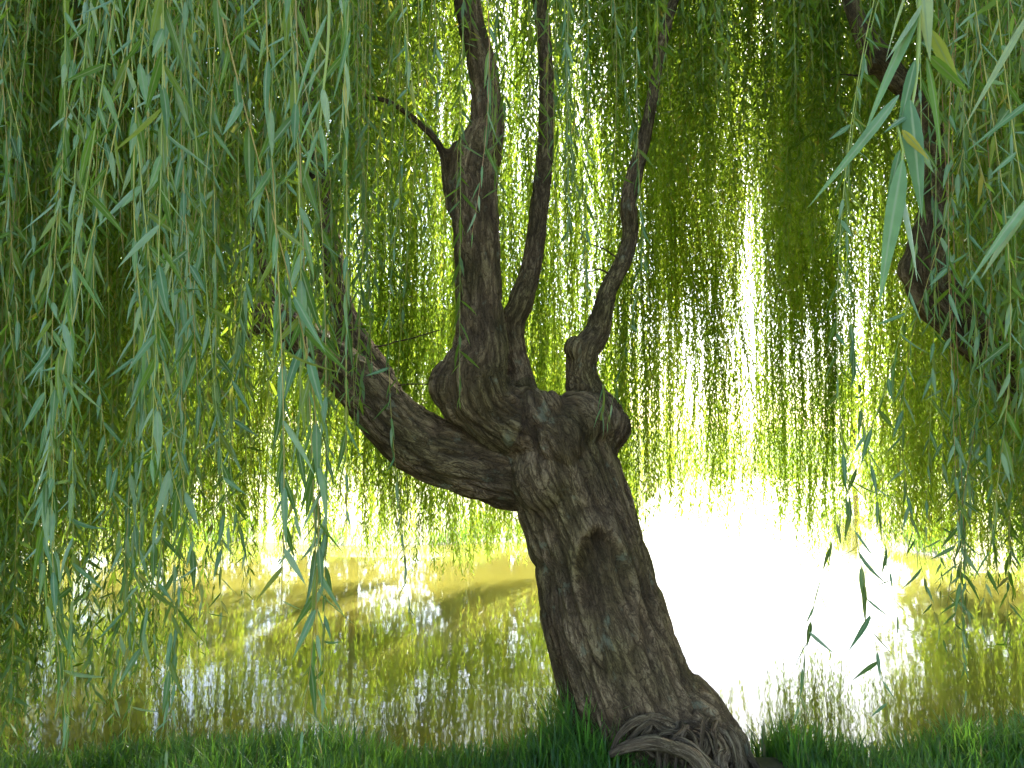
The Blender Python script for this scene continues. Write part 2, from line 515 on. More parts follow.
limbC = PX([(548, 452, 4.2, 34), (518, 428, 4.15, 36), (484, 404, 4.05, 34), (474, 378, 4.0, 33), (480, 350, 4.0, 27), (479, 315, 4.0, 24), (477, 270, 4.0, 22.5), (475, 225, 4.0, 23),
            (472, 180, 4.0, 25), (479, 150, 4.0, 22), (486, 128, 4.0, 18), (486, 100, 4.0, 16), (480, 60, 4.0, 15), (468, 15, 4.0, 14), (460, -50, 4.1, 13), (470, -180, 4.2, 11), (500, -320, 4.4, 8)])
limbD = PX([(540, 440, 4.3, 18), (528, 405, 4.35, 15), (516, 365, 4.4, 13.5), (511, 328, 4.4, 13.5), (521, 302, 4.4, 12.5), (532, 265, 4.45, 10.5), (539, 215, 4.5, 10), (545, 160, 4.6, 9),
            (548, 100, 4.7, 8.5), (545, 40, 4.8, 8), (538, -30, 4.9, 7.5), (530, -180, 5.2, 6)])
limbE = PX([(570, 470, 4.2, 34), (596, 440, 4.2, 24), (602, 416, 4.25, 21), (590, 398, 4.3, 17), (582, 375, 4.3, 15.5), (584, 352, 4.3, 15), (597, 334, 4.35, 13), (603, 312, 4.35, 11), (610, 288, 4.4, 9.5),
            (624, 262, 4.45, 9), (632, 235, 4.5, 8.5), (631, 205, 4.5, 9), (637, 175, 4.55, 9), (647, 140, 4.6, 7.5), (655, 105, 4.7, 6.5), (668, 40, 4.9, 6), (700, -60, 5.3, 5)])
twigF = PX([(455, 215, 4.0, 7), (447, 190, 3.98, 6), (440, 150, 3.95, 5), (415, 122, 3.95, 4.2), (385, 102, 3.9, 3.8), (350, 92, 3.9, 3.2), (320, 60, 3.9, 2.5)])
def B(px, py, d, r, sc=(1, 1, 1)):
    p = W(px, py, d); return (*p, r / FPX * d, sc)
burls = [B(453, 385, 3.98, 24, (1, 1, 1.05)), B(468, 398, 4.0, 28), B(458, 158, 3.98, 15), B(452, 205, 3.98, 9),
         B(608, 428, 4.2, 22, (1, 1, 1)), B(584, 420, 4.05, 26), B(535, 418, 4.05, 26), B(520, 430, 4.0, 20), B(575, 406, 4.1, 14), B(552, 410, 4.05, 16), B(560, 440, 4.0, 28), B(576, 348, 4.25, 12),
         B(512, 318, 4.38, 12), B(545, 478, 4.05, 34), B(590, 480, 4.15, 26), B(400, 420, 4.05, 22),
         B(688, 742, 4.15, 32), B(712, 752, 4.1, 28), B(600, 740, 4.2, 40), B(655, 745, 4.05, 40)]
def scar(v, nr):
    # old healed wound on the side of the trunk that faces the grass
    px = 512 + v[:, 0] / v[:, 1] * FPX
    py = 384 - np.tan(np.arctan2(v[:, 2] - CAM_H, v[:, 1]) - PITCH) * FPX
    front = (nr[:, 1] < .15) & (py > 505) & (py < 690)
    cx = 604 + (py - 590) * .16
    x = (px - cx) / 27.0; y = (py - 592) / 68.0
    rr = np.sqrt(x * x + y * y)
    ring = np.exp(-((rr - 1) / .16) ** 2) * smooth(.9, -.2, y)
    inside = smooth(1.0, .75, rr) * smooth(1.0, .3, y)
    crack = np.exp(-((x + .15 * np.sin(py * .07)) / .22) ** 2) * inside
    e = np.where(front, .05 * ring - .02 * inside - .035 * crack * smooth(.2, -.6, y), 0)
    ca = np.where(front, .55 * ring - .25 * inside - .5 * crack * smooth(.6, -.6, y) - .45 * np.exp(-((rr - 1.32) / .10) ** 2) * smooth(.9, -.2, y), 0)  # relief shading put into bark tone: pale callus ring, dark crack and rim
    return e, np.where(front, 1 - .6 * ring - .35 * inside, 1), ca
wood, wcurves = build_wood(willow, [("trunk", trunkP), ("limb", limbA), ("branch", limbAA), ("limb", limbB), ("limb", limbC), ("limb", limbD), ("limb", limbE), ("branch", twigF)],
                           burls, M_bark, .0075, 1.0, scar)

# small leafless side twigs seen against the light
def twig_mesh(name, rows, mat, parent, n=6):
    c = catmull(PX(rows), .03)
    c[:, 3] *= .6
    c[1:-1, :3] += (RNG.random((len(c) - 2, 3)) - .5) * .006
    v, fs = tube(c[:, :3], c[:, 3], n)
    return mesh_np(name, v, fs, mat, parent, {'bark': RNG.random(len(v)) * .5, 'grain': v})
for rows in ([(612, 275, 4.4, 2.2), (602, 270, 4.35, 1.5), (588, 272, 4.3, 1.0), (574, 268, 4.3, .7)],
             [(622, 262, 4.42, 1.8), (608, 250, 4.4, 1.2), (592, 244, 4.35, .8), (580, 232, 4.3, .6)],
             [(352, 352, 4.15, 1.8), (400, 341, 4.1, 1.2), (440, 330, 4.1, .9)],
             [(372, 390, 4.1, 1.8), (410, 384, 4.0, 1.1), (432, 384, 4.0, .8)]):
    twig_mesh("twig", rows, M_bark, willow)

# exposed roots
def root_mesh(rows, parent, seed):
    c = catmull(PX(rows), .012)
    c[:, 3] *= (.62 if seed in (1, 2, 3) else .82) * (.75 + .5 * noise3(np.stack([np.arange(len(c)) * .16, np.full(len(c), seed * 3.1), np.zeros(len(c))], -1), 33))
    cc = np.arange(len(c)) * .09 + seed * 13.7
    for ax in range(3):
        c[:, ax] += (noise3(np.stack([cc, cc * 0 + ax * 5, cc * 0], -1), 21) - .5) * .07
    n = 20
    v, fs = tube(c[:, :3], c[:, 3], n)
    q3 = np.stack([v[:, 0] * 90, v[:, 1] * 90, v[:, 2] * 90], -1)
    a = np.tile(np.arange(n), len(c))
    s = np.repeat(np.arange(len(c)), n)
    qq = np.stack([np.cos(a / n * 6.283) * 3, np.sin(a / n * 6.283) * 3, s * .09], -1) + seed * 7
    nn = np.concatenate([noise3(qq, seed), [.5, .5]])
    ctr = np.repeat(c[:, :3], n, 0); ctr = np.vstack([ctr, c[0, :3], c[-1, :3]])
    v = ctr + (v - ctr) * (.55 + .85 * nn)[:, None]
    return mesh_np("root", v, fs, M_root, parent, {'bark': np.clip(nn * 1.3 - .1, 0, 1), 'grain': np.stack([np.append(np.cos(a / n * 6.283), [0, 0]) * .05, np.append(np.sin(a / n * 6.283), [0, 0]) * .05, np.append(s * .012, [0, 0])], -1)})
roots = [
 [(690, 732, 3.98, 9), (672, 720, 3.9, 7), (650, 714, 3.87, 6), (630, 718, 3.84, 5), (616, 730, 3.8, 4), (606, 745, 3.78, 3)],
 [(694, 738, 3.94, 8), (672, 729, 3.86, 6), (650, 724, 3.83, 5), (634, 733, 3.79, 4.5), (624, 748, 3.77, 3)],
 [(704, 745, 3.9, 8), (684, 738, 3.82, 6), (662, 733, 3.79, 5), (646, 739, 3.76, 4.5), (640, 748, 3.75, 4), (652, 757, 3.73, 3)],
 [(614, 752, 3.72, 4), (628, 745, 3.70, 6), (645, 744, 3.68, 7), (666, 750, 3.66, 7), (688, 760, 3.64, 8), (706, 786, 3.62, 9)],
 [(690, 728, 4.0, 12), (708, 738, 3.88, 10), (716, 750, 3.8, 9), (712, 768, 3.74, 8), (716, 800, 3.7, 8)],
 [(700, 728, 4.08, 12), (722, 743, 3.96, 9), (731, 757, 3.88, 8), (732, 790, 3.8, 7)],
 [(712, 733, 4.15, 10), (738, 750, 4.08, 7), (752, 768, 4.02, 5), (760, 790, 4.0, 4)],
 [(676, 722, 3.95, 8), (690, 734, 3.84, 7), (696, 748, 3.77, 6), (690, 762, 3.7, 6), (676, 780, 3.66, 6)],
 [(664, 742, 3.78, 5), (682, 750, 3.72, 5), (700, 752, 3.68, 5), (716, 764, 3.66, 5), (722, 790, 3.64, 5)],
 [(660, 712, 3.93, 3), (668, 726, 3.86, 3), (664, 738, 3.79, 2.5), (652, 748, 3.74, 2)],
 [(700, 742, 3.85, 3), (692, 750, 3.74, 2.5), (702, 760, 3.69, 2.5), (696, 776, 3.66, 2)],
 [(636, 718, 3.86, 2.5), (642, 730, 3.8, 2.5), (634, 742, 3.74, 2), (640, 756, 3.7, 2)],
]
for _ in range(14):
    x0, y0 = RNG.uniform(630, 712), RNG.uniform(716, 738)
    dx = RNG.uniform(-34, 34)
    roots.append([(x0, y0, 3.93, 3.2), (x0 + dx * .3, y0 + 9, 3.82, 2.6), (x0 + dx * .7, y0 + 19, 3.74, 2.2), (x0 + dx, y0 + RNG.uniform(28, 50), 3.68, 1.4)])
for k, r in enumerate(roots): root_mesh(r, willow, k + 1)

# ------------------------------------------------------------------ second willow at right
b2 = W(1150, 742, 4.6)
willow2 = empty("willow_tree", (b2[0], b2[1], 0))
tag(willow2, "second weeping willow at the right edge, crooked dark limb behind its dense green curtain", "tree", kind='thing')
trunk2 = PX([(1165, 800, 4.6, 80), (1150, 740, 4.6, 66), (1130, 640, 4.55, 52), (1110, 540, 4.5, 46), (1090, 460, 4.45, 42), (1066, 410, 4.4, 38)])
limb2a = PX([(1085, 455, 4.42, 36), (1040, 385, 4.35, 31), (985, 338, 4.3, 25), (938, 290, 4.25, 23), (934, 245, 4.2, 19), (944, 200, 4.2, 14), (945, 150, 4.15, 12.5), (930, 105, 4.1, 11.5),
             (902, 72, 4.1, 13), (882, 46, 4.1, 12), (868, 15, 4.1, 9), (850, -50, 4.2, 8), (830, -180, 4.4, 6)])
limb2b = PX([(1075, 430, 4.45, 30), (1090, 360, 4.5, 24), (1080, 250, 4.6, 20), (1070, 100, 4.7, 16), (1050, -60, 4.8, 12), (1060, -240, 5.0, 9)])
limb2c = PX([(902, 76, 4.1, 5), (885, 72, 4.1, 4), (868, 76, 4.1, 3), (850, 75, 4.1, 2.4), (832, 84, 4.1, 1.8)])
wood2, w2curves = build_wood(willow2, [("trunk", trunk2), ("limb", limb2a), ("limb", limb2b), ("branch", limb2c)],
                    [B(925, 268, 4.22, 20), B(890, 58, 4.08, 15), B(1070, 420, 4.4, 38)], M_bark, .011, 1.0)

# ------------------------------------------------------------------ hanging foliage
def strand_points(top, out, L, s, amp, kx, ph):
    """position along strands; all arrays per sample"""
    arch = (1 - np.exp(-s / .30)) * .28
    x = top[:, 0] + out[:, 0] * arch + amp * np.sin(kx * s + ph) * np.minimum(s, 1.5)
    y = top[:, 1] + out[:, 1] * arch + amp * np.cos(kx * .8 * s + ph * 2) * np.minimum(s, 1.5)
    z = top[:, 2] - s + .18 * np.exp(-s / .22)
    return np.stack([x, y, z], -1)

DIAMOND = ([0, .42, 1.0], [0, 1.0, 0])
def leaves_geo(P, D, roll, ln, wd, bend, var, quality):
    """P base, D direction. quality 0: 4-vert diamond; 1: 8 verts; 2: folded blade"""
    n = len(P)
    down = np.array([0, 0, -1.0])
    side = np.cross(D, down); sn = np.linalg.norm(side, axis=1)
    bad = sn < 1e-3; side[bad] = [1, 0, 0]; sn[bad] = 1
    side /= sn[:, None]
    nr = np.cross(side, D)
    s = side * np.cos(roll)[:, None] + nr * np.sin(roll)[:, None]
    nn = np.cross(s, D)
    ln = ln[:, None]; wd = wd[:, None]; bend = bend[:, None]
    if quality == 0:
        a = P; t = P + D * ln + nn * bend * ln
        m = P + D * ln * .42 + nn * bend * ln * .15
        v = np.stack([a, m + s * wd * .5, t, m - s * wd * .5], 1).reshape(-1, 3)
        f = (np.arange(n)[:, None] * 4 + np.arange(4)[None]).astype(np.int64)
        return v, [f], np.repeat(var, 4)
    if quality == 1:
        us = [0, .28, .62, 1]; ws = [0.08, .9, .75, 0]
    else:
        us = [0, .06, .16, .32, .52, .74, .9, 1]; ws = [.12, .5, .85, 1.0, .82, .48, .2, 0.02]
    K = len(us); c_2 = 2 if quality == 1 else 3
    rows = []
    for u, w_ in zip(us, ws):
        c = P + D * ln * u + nn * bend * ln * (u * u)
        fold = nn * wd * .16 * w_
        if quality == 1:
            rows += [c - s * wd * .5 * w_, c + s * wd * .5 * w_]
        else:
            rows += [c - s * wd * .5 * w_ + fold, c, c + s * wd * .5 * w_ + fold]
    c_ = 2 if quality == 1 else 3
    if c_2 == 3:
        var = np.repeat(var[:, None], K * 3, 1)
        var[:, 1::3] += 10.0
        var = var.ravel()
    v = np.stack(rows, 1).reshape(-1, 3)
    q = []
    for k in range(K - 1):
        for j in range(c_ - 1):
            q.append([k * c_ + j, k * c_ + j + 1, (k + 1) * c_ + j + 1, (k + 1) * c_ + j])
    q = np.array(q)
    f = (np.arange(n)[:, None, None] * (K * c_) + q[None]).reshape(-1, 4)
    return v, [f], (var if c_2 == 3 else np.repeat(var, K * c_))

def strands(acc, twacc, top, tipz, spacing=.03, llen=.085, lwid=.0115, quality=0, out=None, twr=.0016, bare=0.0, ang=32, huemu=.45, shared=None):
    top = np.asarray(top, float); n = len(top)
    L = np.maximum(top[:, 2] - np.asarray(tipz), .25)
    if out is None:
        a = RNG.random(n) * 6.283; out = np.stack([np.cos(a), np.sin(a)], -1)
    amp = RNG.normal(0, .055, n); kx = RNG.uniform(.8, 2.6, n); ph = RNG.random(n) * 6.283
    if shared is not None:
        amp = shared[0] + RNG.normal(0, .014, n); kx = shared[1] + RNG.normal(0, .12, n); ph = shared[2] + RNG.normal(0, .5, n)
    cnt = np.maximum((L * (1 - bare) / spacing).astype(int), 5)
    idx = np.repeat(np.arange(n), cnt)
    k = np.arange(len(idx)) - np.repeat(np.cumsum(cnt) - cnt, cnt)
    s = L[idx] - (k + RNG.random(len(idx)) * .7) * spacing
    s = np.maximum(s, .01)
    P = strand_points(top[idx], out[idx], L, s, amp[idx], kx[idx], ph[idx])
    az = k * 2.4 + RNG.normal(0, .5, len(idx)) + ph[idx]
    f = np.clip(np.abs(RNG.normal(R(ang), R(19), len(idx))), R(4), R(85))
    D = np.stack([np.cos(az) * np.sin(f), np.sin(az) * np.sin(f), -np.cos(f)], -1)
    sc = RNG.uniform(.65, 1.15, len(idx)) * np.clip(.45 + k * .09, .45, 1)
    roll = RNG.normal(0, .7, len(idx))
    hue = np.clip(RNG.normal(huemu, .17, n)[idx] + RNG.normal(0, .15, len(idx)), 0, .93)
    hue = np.where(RNG.random(len(idx)) < .012, 1.0, hue)
    v, fs, a = leaves_geo(P, D, roll, llen * sc, lwid * sc, RNG.normal(.05, .12, len(idx)), hue, quality)
    acc.add(v, fs, a)
    if twacc is not None:
        m = 9 if quality == 0 else 22
        ns = 3 if quality == 0 else 6
        t = np.linspace(0, 1, m)
        ii = np.repeat(np.arange(n), m)
        s2 = (L[:, None] * t[None]).ravel()
        C = strand_points(top[ii], out[ii], L, s2, amp[ii], kx[ii], ph[ii]).reshape(n, m, 3)
        aa = np.arange(ns) / ns * 6.283
        r = twr * (1.25 - .8 * t)
        ring = np.stack([np.cos(aa), np.sin(aa), np.zeros(ns)], -1)
        v = (C[:, :, None, :] + ring[None, None] * r[None, :, None, None]).reshape(-1, 3)
        b = (np.arange(n)[:, None] * m + np.arange(m - 1)[None]).ravel()[:, None] * ns
        j = np.arange(ns)[None]; kk = (j + 1) % ns
        q = np.stack([b + j, b + ns + j, b + ns + kk, b + kk], -1).reshape(-1, 4)
        twacc.add(v, [q], np.repeat(np.repeat(RNG.random(n), m), ns))

def dome(x, y, cx=.3, cy=4.3):
    r2 = (x - cx) ** 2 + (y - cy) ** 2
    return 7.9 - .05 * r2

def interp(tab, x):
    tab = np.array(tab, float)
    return np.interp(x, tab[:, 0], tab[:, 1])

crownA, crownB = Acc(), Acc()      # leaves of the two trees
twA, twB = Acc(), Acc()
bundle_tops = []

def layer(pxs, drange, tip_tab, dens_tab, nper, sig, tip_sd, spread_up, top_z=None, **kw):
    """bundles of withes hanging at px column/depth; tips follow tip_tab"""
    hue0 = kw.get('huemu', .45)
    for px in pxs:
        dens = interp(dens_tab, px)
        if RNG.random() > dens: continue
        d = RNG.uniform(*drange)
        x = (px - 512) / FPX * d
        n = max(2, int(nper * RNG.uniform(.5, 1.4)))
        tipy = interp(tip_tab, px) + RNG.normal(0, tip_sd)
        tz = float(zpx(tipy, d))
        zt = (dome(x, d) if top_z is None else float(RNG.uniform(*top_z)))
        if zt < tz + .4: zt = tz + .8
        xs = x + RNG.normal(0, sig, n); ys = d + RNG.normal(0, sig * 1.3, n)
        tops = np.stack([xs, ys, zt + RNG.normal(0, .22, n)], -1)
        tips = tz + RNG.exponential(spread_up, n)
        # converging slightly to the tip
        second = (x > 2.2 + .0 * d and d < 7) or x > 4.2
        bundle_tops.append((x, d, zt, second))
        a = np.arctan2(ys - 4.3, xs - .3) + RNG.normal(0, .6, n)
        kw['huemu'] = hue0 + RNG.normal(0, .14)
        strands(crownB if second else crownA, twB if second else twA, tops, tips,
                out=np.stack([np.cos(a), np.sin(a)], -1), shared=(RNG.normal(0, .06), RNG.uniform(.6, 2.0), RNG.random() * 6.283), **kw)

far_tip = [(-200, 560), (100, 560), (250, 545), (300, 530), (400, 530), (450, 560), (520, 535), (600, 560), (645, 530), (665, 360), (700, 330), (735, 300), (745, 200), (765, 300), (790, 330), (820, 330),
           (845, 200), (860, 280), (875, 545), (950, 560), (1010, 560), (1200, 560)]
far_den = [(-200, .9), (285, .9), (295, .45), (305, .9), (480, .9), (495, .3), (520, .4), (535, .9), (640, .9), (665, .85), (735, .85), (740, .5), (756, .5), (765, .85), (835, .85), (843, .3), (858, .3), (866, .8), (1200, .9)]
pj = lambda step, lo=-260, hi=1290: np.arange(lo, hi, step) + RNG.uniform(-step * .45, step * .45, len(np.arange(lo, hi, step)))
for rep in range(2):
    layer(pj(16), (8.0 + rep * .9, 9.0 + rep * .9), far_tip, far_den, 21, .065, 24, .36, spacing=.030, llen=.095, lwid=.018)
layer(pj(17), (10.3, 11.4), [(-260, 562), (600, 560), (645, 530), (670, 300), (830, 300), (862, 300), (880, 555), (1300, 562)], far_den, 18, .075, 9, .22, spacing=.030, llen=.10, lwid=.019)
# separate streamers in front of the bright gap, over the water
SPX = [660, 676, 694, 712, 724, 768, 780, 788, 806, 812, 826, 834, 870, 880]
STP = [530, 490, 540, 520, 556, 500, 556, 530, 580, 556, 566, 530, 530, 560]
for _p, _t in zip(SPX, STP):
    layer([_p], (8.9, 9.6), [(0, _t), (1100, _t)], [(-9999, 1.1), (9999, 1.1)], 34, .058, 3, .42, spacing=.030, llen=.09, lwid=.017, huemu=.38)
# inner crown, shorter, hanging from the dome
mid_tip = [(-200, 520), (150, 480), (260, 380), (300, 260), (400, 200), (450, 130), (520, 60), (600, 90), (650, 170), (760, 210), (850, 180), (920, 190), (960, 480), (1200, 560)]
mid_den = [(-200, .6), (250, .65), (300, .9), (430, .9), (490, .35), (520, .35), (560, .9), (725, .9), (745, .3), (765, .9), (1200, .9)]
for rep in range(5):
    layer(pj(17), (4.6 + rep * .6, 5.6 + rep * .6), mid_tip, mid_den, 14, .13, 40, .5, spacing=.030, llen=.095, lwid=.018, huemu=.3, ang=44)
# overhead roof of the crown, out of the picture mostly: shades the trunk
top_tip = [(-3000, -100), (-200, 60), (300, 60), (600, 20), (1000, 60), (3000, 0)]
one = [(-9999, 1), (9999, 1)]
layer(RNG.uniform(-900, 1900, 230), (3.2, 6.5), top_tip, one, 11, .22, 60, .5, spacing=.04, llen=.1, lwid=.018, huemu=.35)
# nearer hanging bundles in front of the trunk
near_tip = [(240, 520), (300, 420), (360, 420), (400, 480), (418, 300), (430, 110), (520, 120), (548, 250), (575, 300), (590, 170), (640, 170), (700, 120), (900, 120), (930, 300), (950, 560), (1000, 640), (1100, 660)]
near_den = [(240, 1.1), (415, 1.1), (425, .4), (470, .3), (520, .3), (545, .8), (600, .5), (640, .6), (700, .5), (870, .4), (885, .1), (945, .1), (960, .9), (1100, 1)]
layer(pj(30, 270, 420), (3.0, 3.7), near_tip, one, 8, .06, 40, .4, top_z=(3.9, 4.6), spacing=.032, llen=.09, lwid=.013, quality=1, huemu=.12)
layer(pj(13, 250, 1120), (2.9, 3.7), near_tip, near_den, 5, .06, 30, .35, top_z=(3.9, 4.6), spacing=.034, llen=.09, lwid=.012, quality=1, twr=.0014, huemu=.25)
# dark left mass
lt = [(-150, 765), (55, 765), (85, 720), (105, 600), (130, 700), (195, 715), (260, 610)]
ld = [(-150, .75), (60, .75), (90, .6), (110, .3), (130, .4), (180, .8), (260, .5)]
for rep in range(3):
    layer(pj(17, -160, 270), (2.7 + rep * .8, 3.5 + rep * .8), lt, ld, 7, .08, 40, .5, top_z=(4.2, 5.4), spacing=.03, llen=.085, lwid=.014, quality=1 if rep == 0 else 0, huemu=.22)
# right mass
for rep in range(3):
    layer(pj(8, 966, 1180), (2.3 + rep * .6, 3.0 + rep * .6), [(945, 500), (975, 580), (1010, 640), (1130, 650)], one, 7, .05, 35, .35, top_z=(3.6, 4.6), spacing=.03, llen=.09, lwid=.014, quality=1 if rep == 0 else 0, huemu=.2)

for _ in range(2):
    layer(pj(10, -120, 85), (2.8, 4.2), [(-150, 765), (55, 760), (90, 700)], one, 11, .09, 25, .22, top_z=(4.2, 5.4), spacing=.028, llen=.075, lwid=.014, huemu=.2)
oA = crownA.build("crown", M_leaf, willow, smooth=False); tag(oA, kind='stuff')
tA = twA.build("withes", M_twig, willow); tag(tA, kind='stuff')
oB = crownB.build("crown", M_leaf, willow2, smooth=False); tag(oB, kind='stuff')
tB = twB.build("withes", M_twig, willow2); tag(tB, kind='stuff')

# ------------------------------------------------------------------ close hanging branches, one part each
def hanging(parent, px, d, tip_py, top_z, **kw):
    la, ta = Acc(), Acc()
    x = (px - 512) / FPX * d
    strands(la, ta, [[x, d, top_z]], [float(zpx(tip_py, d))], quality=2, **kw)
    t = ta.build("hanging_branch", M_twig, parent)
    l = la.build("leaves", M_leafn, t)
    return t
left = []
for k in range(24):
    px = RNG.uniform(-60, 285)
    d = RNG.uniform(1.3, 2.6)
    if px < 110: tip = RNG.uniform(150, 640)
    elif px < 220: tip = RNG.uniform(450, 750)
    else: tip = RNG.uniform(200, 620)
    left.append((px, d, tip))
left += [(RNG.uniform(115, 245), RNG.uniform(1.5, 2.4), RNG.uniform(590, 755)) for _ in range(12)]
left += [(248, 1.05, 610), (188, 1.15, 745), (200, 1.2, 640), (85, 1.0, 470), (165, 1.25, 690), (222, 1.1, 560), (145, 1.3, 655)]
for px, d, tip in left:
    hanging(willow, px, d, tip, RNG.uniform(2.7, 3.2), spacing=.034, llen=.092, lwid=.0135, twr=.0014, ang=24, huemu=.35, out=np.array([[RNG.normal(0, .4), RNG.normal(0, .4)]]))
for px, d, tip in [(318, .95, 150), (372, 1.0, 20), (350, 1.1, 100), (292, 1.0, 90), (452, 1.7, 240), (384, 2.6, 655), (552, 2.4, 270), (566, 2.5, 230), (580, 2.6, 300), (606, 2.9, 425), (636, 2.7, 300), (420, 2.4, 130)]:
    hanging(willow, px, d, tip, CAM_H + .62 * d + .35, spacing=.036, llen=.085, lwid=.012, twr=.0012, ang=20, out=np.array([[.2, .1]]))
for px, d, tip in [(1000, 1.5, 560), (1020, 1.4, 420), (978, 1.9, 735), (1000, 1.8, 770), (1022, 1.7, 700), (985, 2.0, 640), (1015, 2.1, 660), (990, 2.2, 700), (982, 2.2, 600)] + [(RNG.uniform(975, 1060), RNG.uniform(1.7, 2.8), RNG.uniform(520, 735)) for _ in range(20)]:
    hanging(willow2, px, d, tip, CAM_H + .62 * d + .3, spacing=.034, llen=.085, lwid=.012, twr=.0013, ang=34)

# very close sprigs: leaves laid out one by one on a bent stem
def sprig(parent, stem, leaves, wid=.014):
    c = catmull(PX(stem), .01)
    v, fs = tube(c[:, :3], c[:, 3], 8)
    t = mesh_np("hanging_branch", v, fs, M_twig, parent, {'var': np.full(len(v), .8)})
    la = Acc()
    for (x0, y0, x1, y1, d0, d1, roll, bend, w_) in leaves:
        a, b = W(x0, y0, d0), W(x1, y1, d1)
        D = b - a; L = np.linalg.norm(D); D = D / L
        v, f, at = leaves_geo(a[None], D[None], np.array([roll]), np.array([L]), np.array([w_ * wid * .66]), np.array([bend]), np.array([RNG.uniform(.1, .6)]), 2)
        la.add(v, f, at)
    la.build("leaves", M_leafn, t)
sprig(willow2, [(945, -60, .6, 2.6), (936, -10, .58, 2.2), (932, 40, .57, 1.9), (928, 80, .56, 1.6), (921, 115, .55, 1.2)],
      [(934, 10, 864, 128, .57, .55, .3, .10, 1.1), (936, 5, 897, 62, .57, .56, .2, .0, .8), (938, -30, 941, 56, .58, .56, -.3, .08, 1.3), (928, 60, 906, 140, .56, .55, 1.0, 0, .8),
       (942, 55, 982, 92, .57, .6, .5, .05, .8), (940, 58, 962, 170, .57, .56, 1.1, .12, .7), (921, 100, 932, 215, .55, .53, .1, .05, 1.6), (918, 110, 936, 160, .55, .56, .2, .1, .9),
       (918, 115, 893, 130, .55, .54, .7, .1, .5), (910, 95, 829, 195, .55, .5, 1.2, .12, .8), (945, 30, 975, 90, .58, .6, .3, .05, 1.0), (925, -20, 890, 60, .57, .6, .6, .1, .9)])
sprig(willow2, [(905, 120, .55, 1.3), (912, 150, .54, 1.2), (908, 175, .53, 1.0), (905, 190, .53, .8)],
      [(911, 160, 881, 302, .53, .50, .2, .04, 1.3), (907, 178, 931, 278, .53, .51, .35, .08, 1.0), (912, 130, 940, 158, .54, .54, .4, .1, .7), (909, 150, 896, 200, .54, .53, .9, .1, .6)])
sprig(willow2, [(1075, 120, .7, 1.6), (1050, 170, .68, 1.5), (1030, 215, .66, 1.3)],
      [(1060, 175, 968, 276, .66, .62, .3, .08, 1.1), (1040, 200, 985, 275, .66, .64, .4, .05, .9), (1050, 10, 975, 125, .8, .8, 1.0, .05, .8), (1060, 90, 975, 150, .8, .8, 1.0, .05, .8)])
sprig(willow, [(318, -80, .9, 2.0), (322, -20, .9, 1.7), (322, 40, .9, 1.5), (318, 90, .9, 1.2), (314, 140, .9, .8)],
      [(320, 15, 278, 105, .9, .88, .7, .15, .9), (322, 55, 290, 95, .9, .9, .9, .1, .7), (318, 88, 327, 132, .9, .88, .1, .1, 1.2), (316, 125, 330, 170, .9, .88, .2, .2, 1.2),
       (314, 100, 288, 142, .9, .9, 1.0, .15, .7), (314, 130, 292, 180, .9, .9, 1.2, .2, .7), (326, -60, 362, 60, .9, .88, .4, .15, 1.2), (340, 60, 356, 105, .92, .9, .3, .3, .9), (345, 30, 330, 100, .92, .9, 1.1, .1, .6), (232, -30, 262, 50, .95, .95, .3, .05, 1.1)])
# sprout on the cut head of the trunk
sprig(willow, [(601, 420, 3.82, 1.4), (604, 400, 3.78, 1.2), (603, 385, 3.76, .8)],
      [(603, 405, 590, 425, 3.78, 3.74, .3, .3, 1), (603, 405, 618, 428, 3.78, 3.74, .3, .3, 1), (602, 410, 608, 436, 3.8, 3.74, .3, .3, 1), (603, 388, 596, 410, 3.76, 3.74, .3, .1, 1), (603, 388, 612, 404, 3.76, 3.74, .6, .1, 1)])

# ------------------------------------------------------------------ crown branches from the limb ends out to the bundles
def add_branches(parent, ends, tops, count):
    tops = [tops[i] for i in RNG.permutation(len(tops))[:count]]
    for (x, d, zt, _) in tops:
        e = min(ends, key=lambda q: (q[0] - x) ** 2 + (q[1] - d) ** 2 + RNG.uniform(0, 4))
        p0 = np.array(e[:3]); p3 = np.array([x, d, zt + .1])
        dv = p3 - p0
        p1 = p0 + dv * .3 + np.array([0, 0, .5]); p2 = p0 + dv * .68 + np.array([RNG.normal(0, .2), RNG.normal(0, .2), .55])
        L = np.linalg.norm(dv)
        r0 = min(.012 + .006 * L, e[3] * .8)
        c = catmull(np.array([[*p0, r0], [*p1, r0 * .8], [*p2, r0 * .55], [*p3, .006]]), .08)
        c[1:-1, :3] += RNG.normal(0, .01, (len(c) - 2, 3))
        v, fs = tube(c[:, :3], c[:, 3], 8)
        mesh_np("branch", v, fs, M_bark, parent, {'bark': RNG.random(len(v)) * .6, 'grain': v})
ends1 = [tuple(c[-1]) for n_, c in wcurves[2:7]] + [tuple(c[int(len(c) * .85)]) for n_, c in wcurves[3:7]]
ends2 = [tuple(c[-1]) for n_, c in w2curves[1:3]]
add_branches(willow, ends1, [t for t in bundle_tops if not t[3] and t[2] > 5], 62)
add_branches(willow2, ends2, [t for t in bundle_tops if t[3] and t[2] > 5], 18)

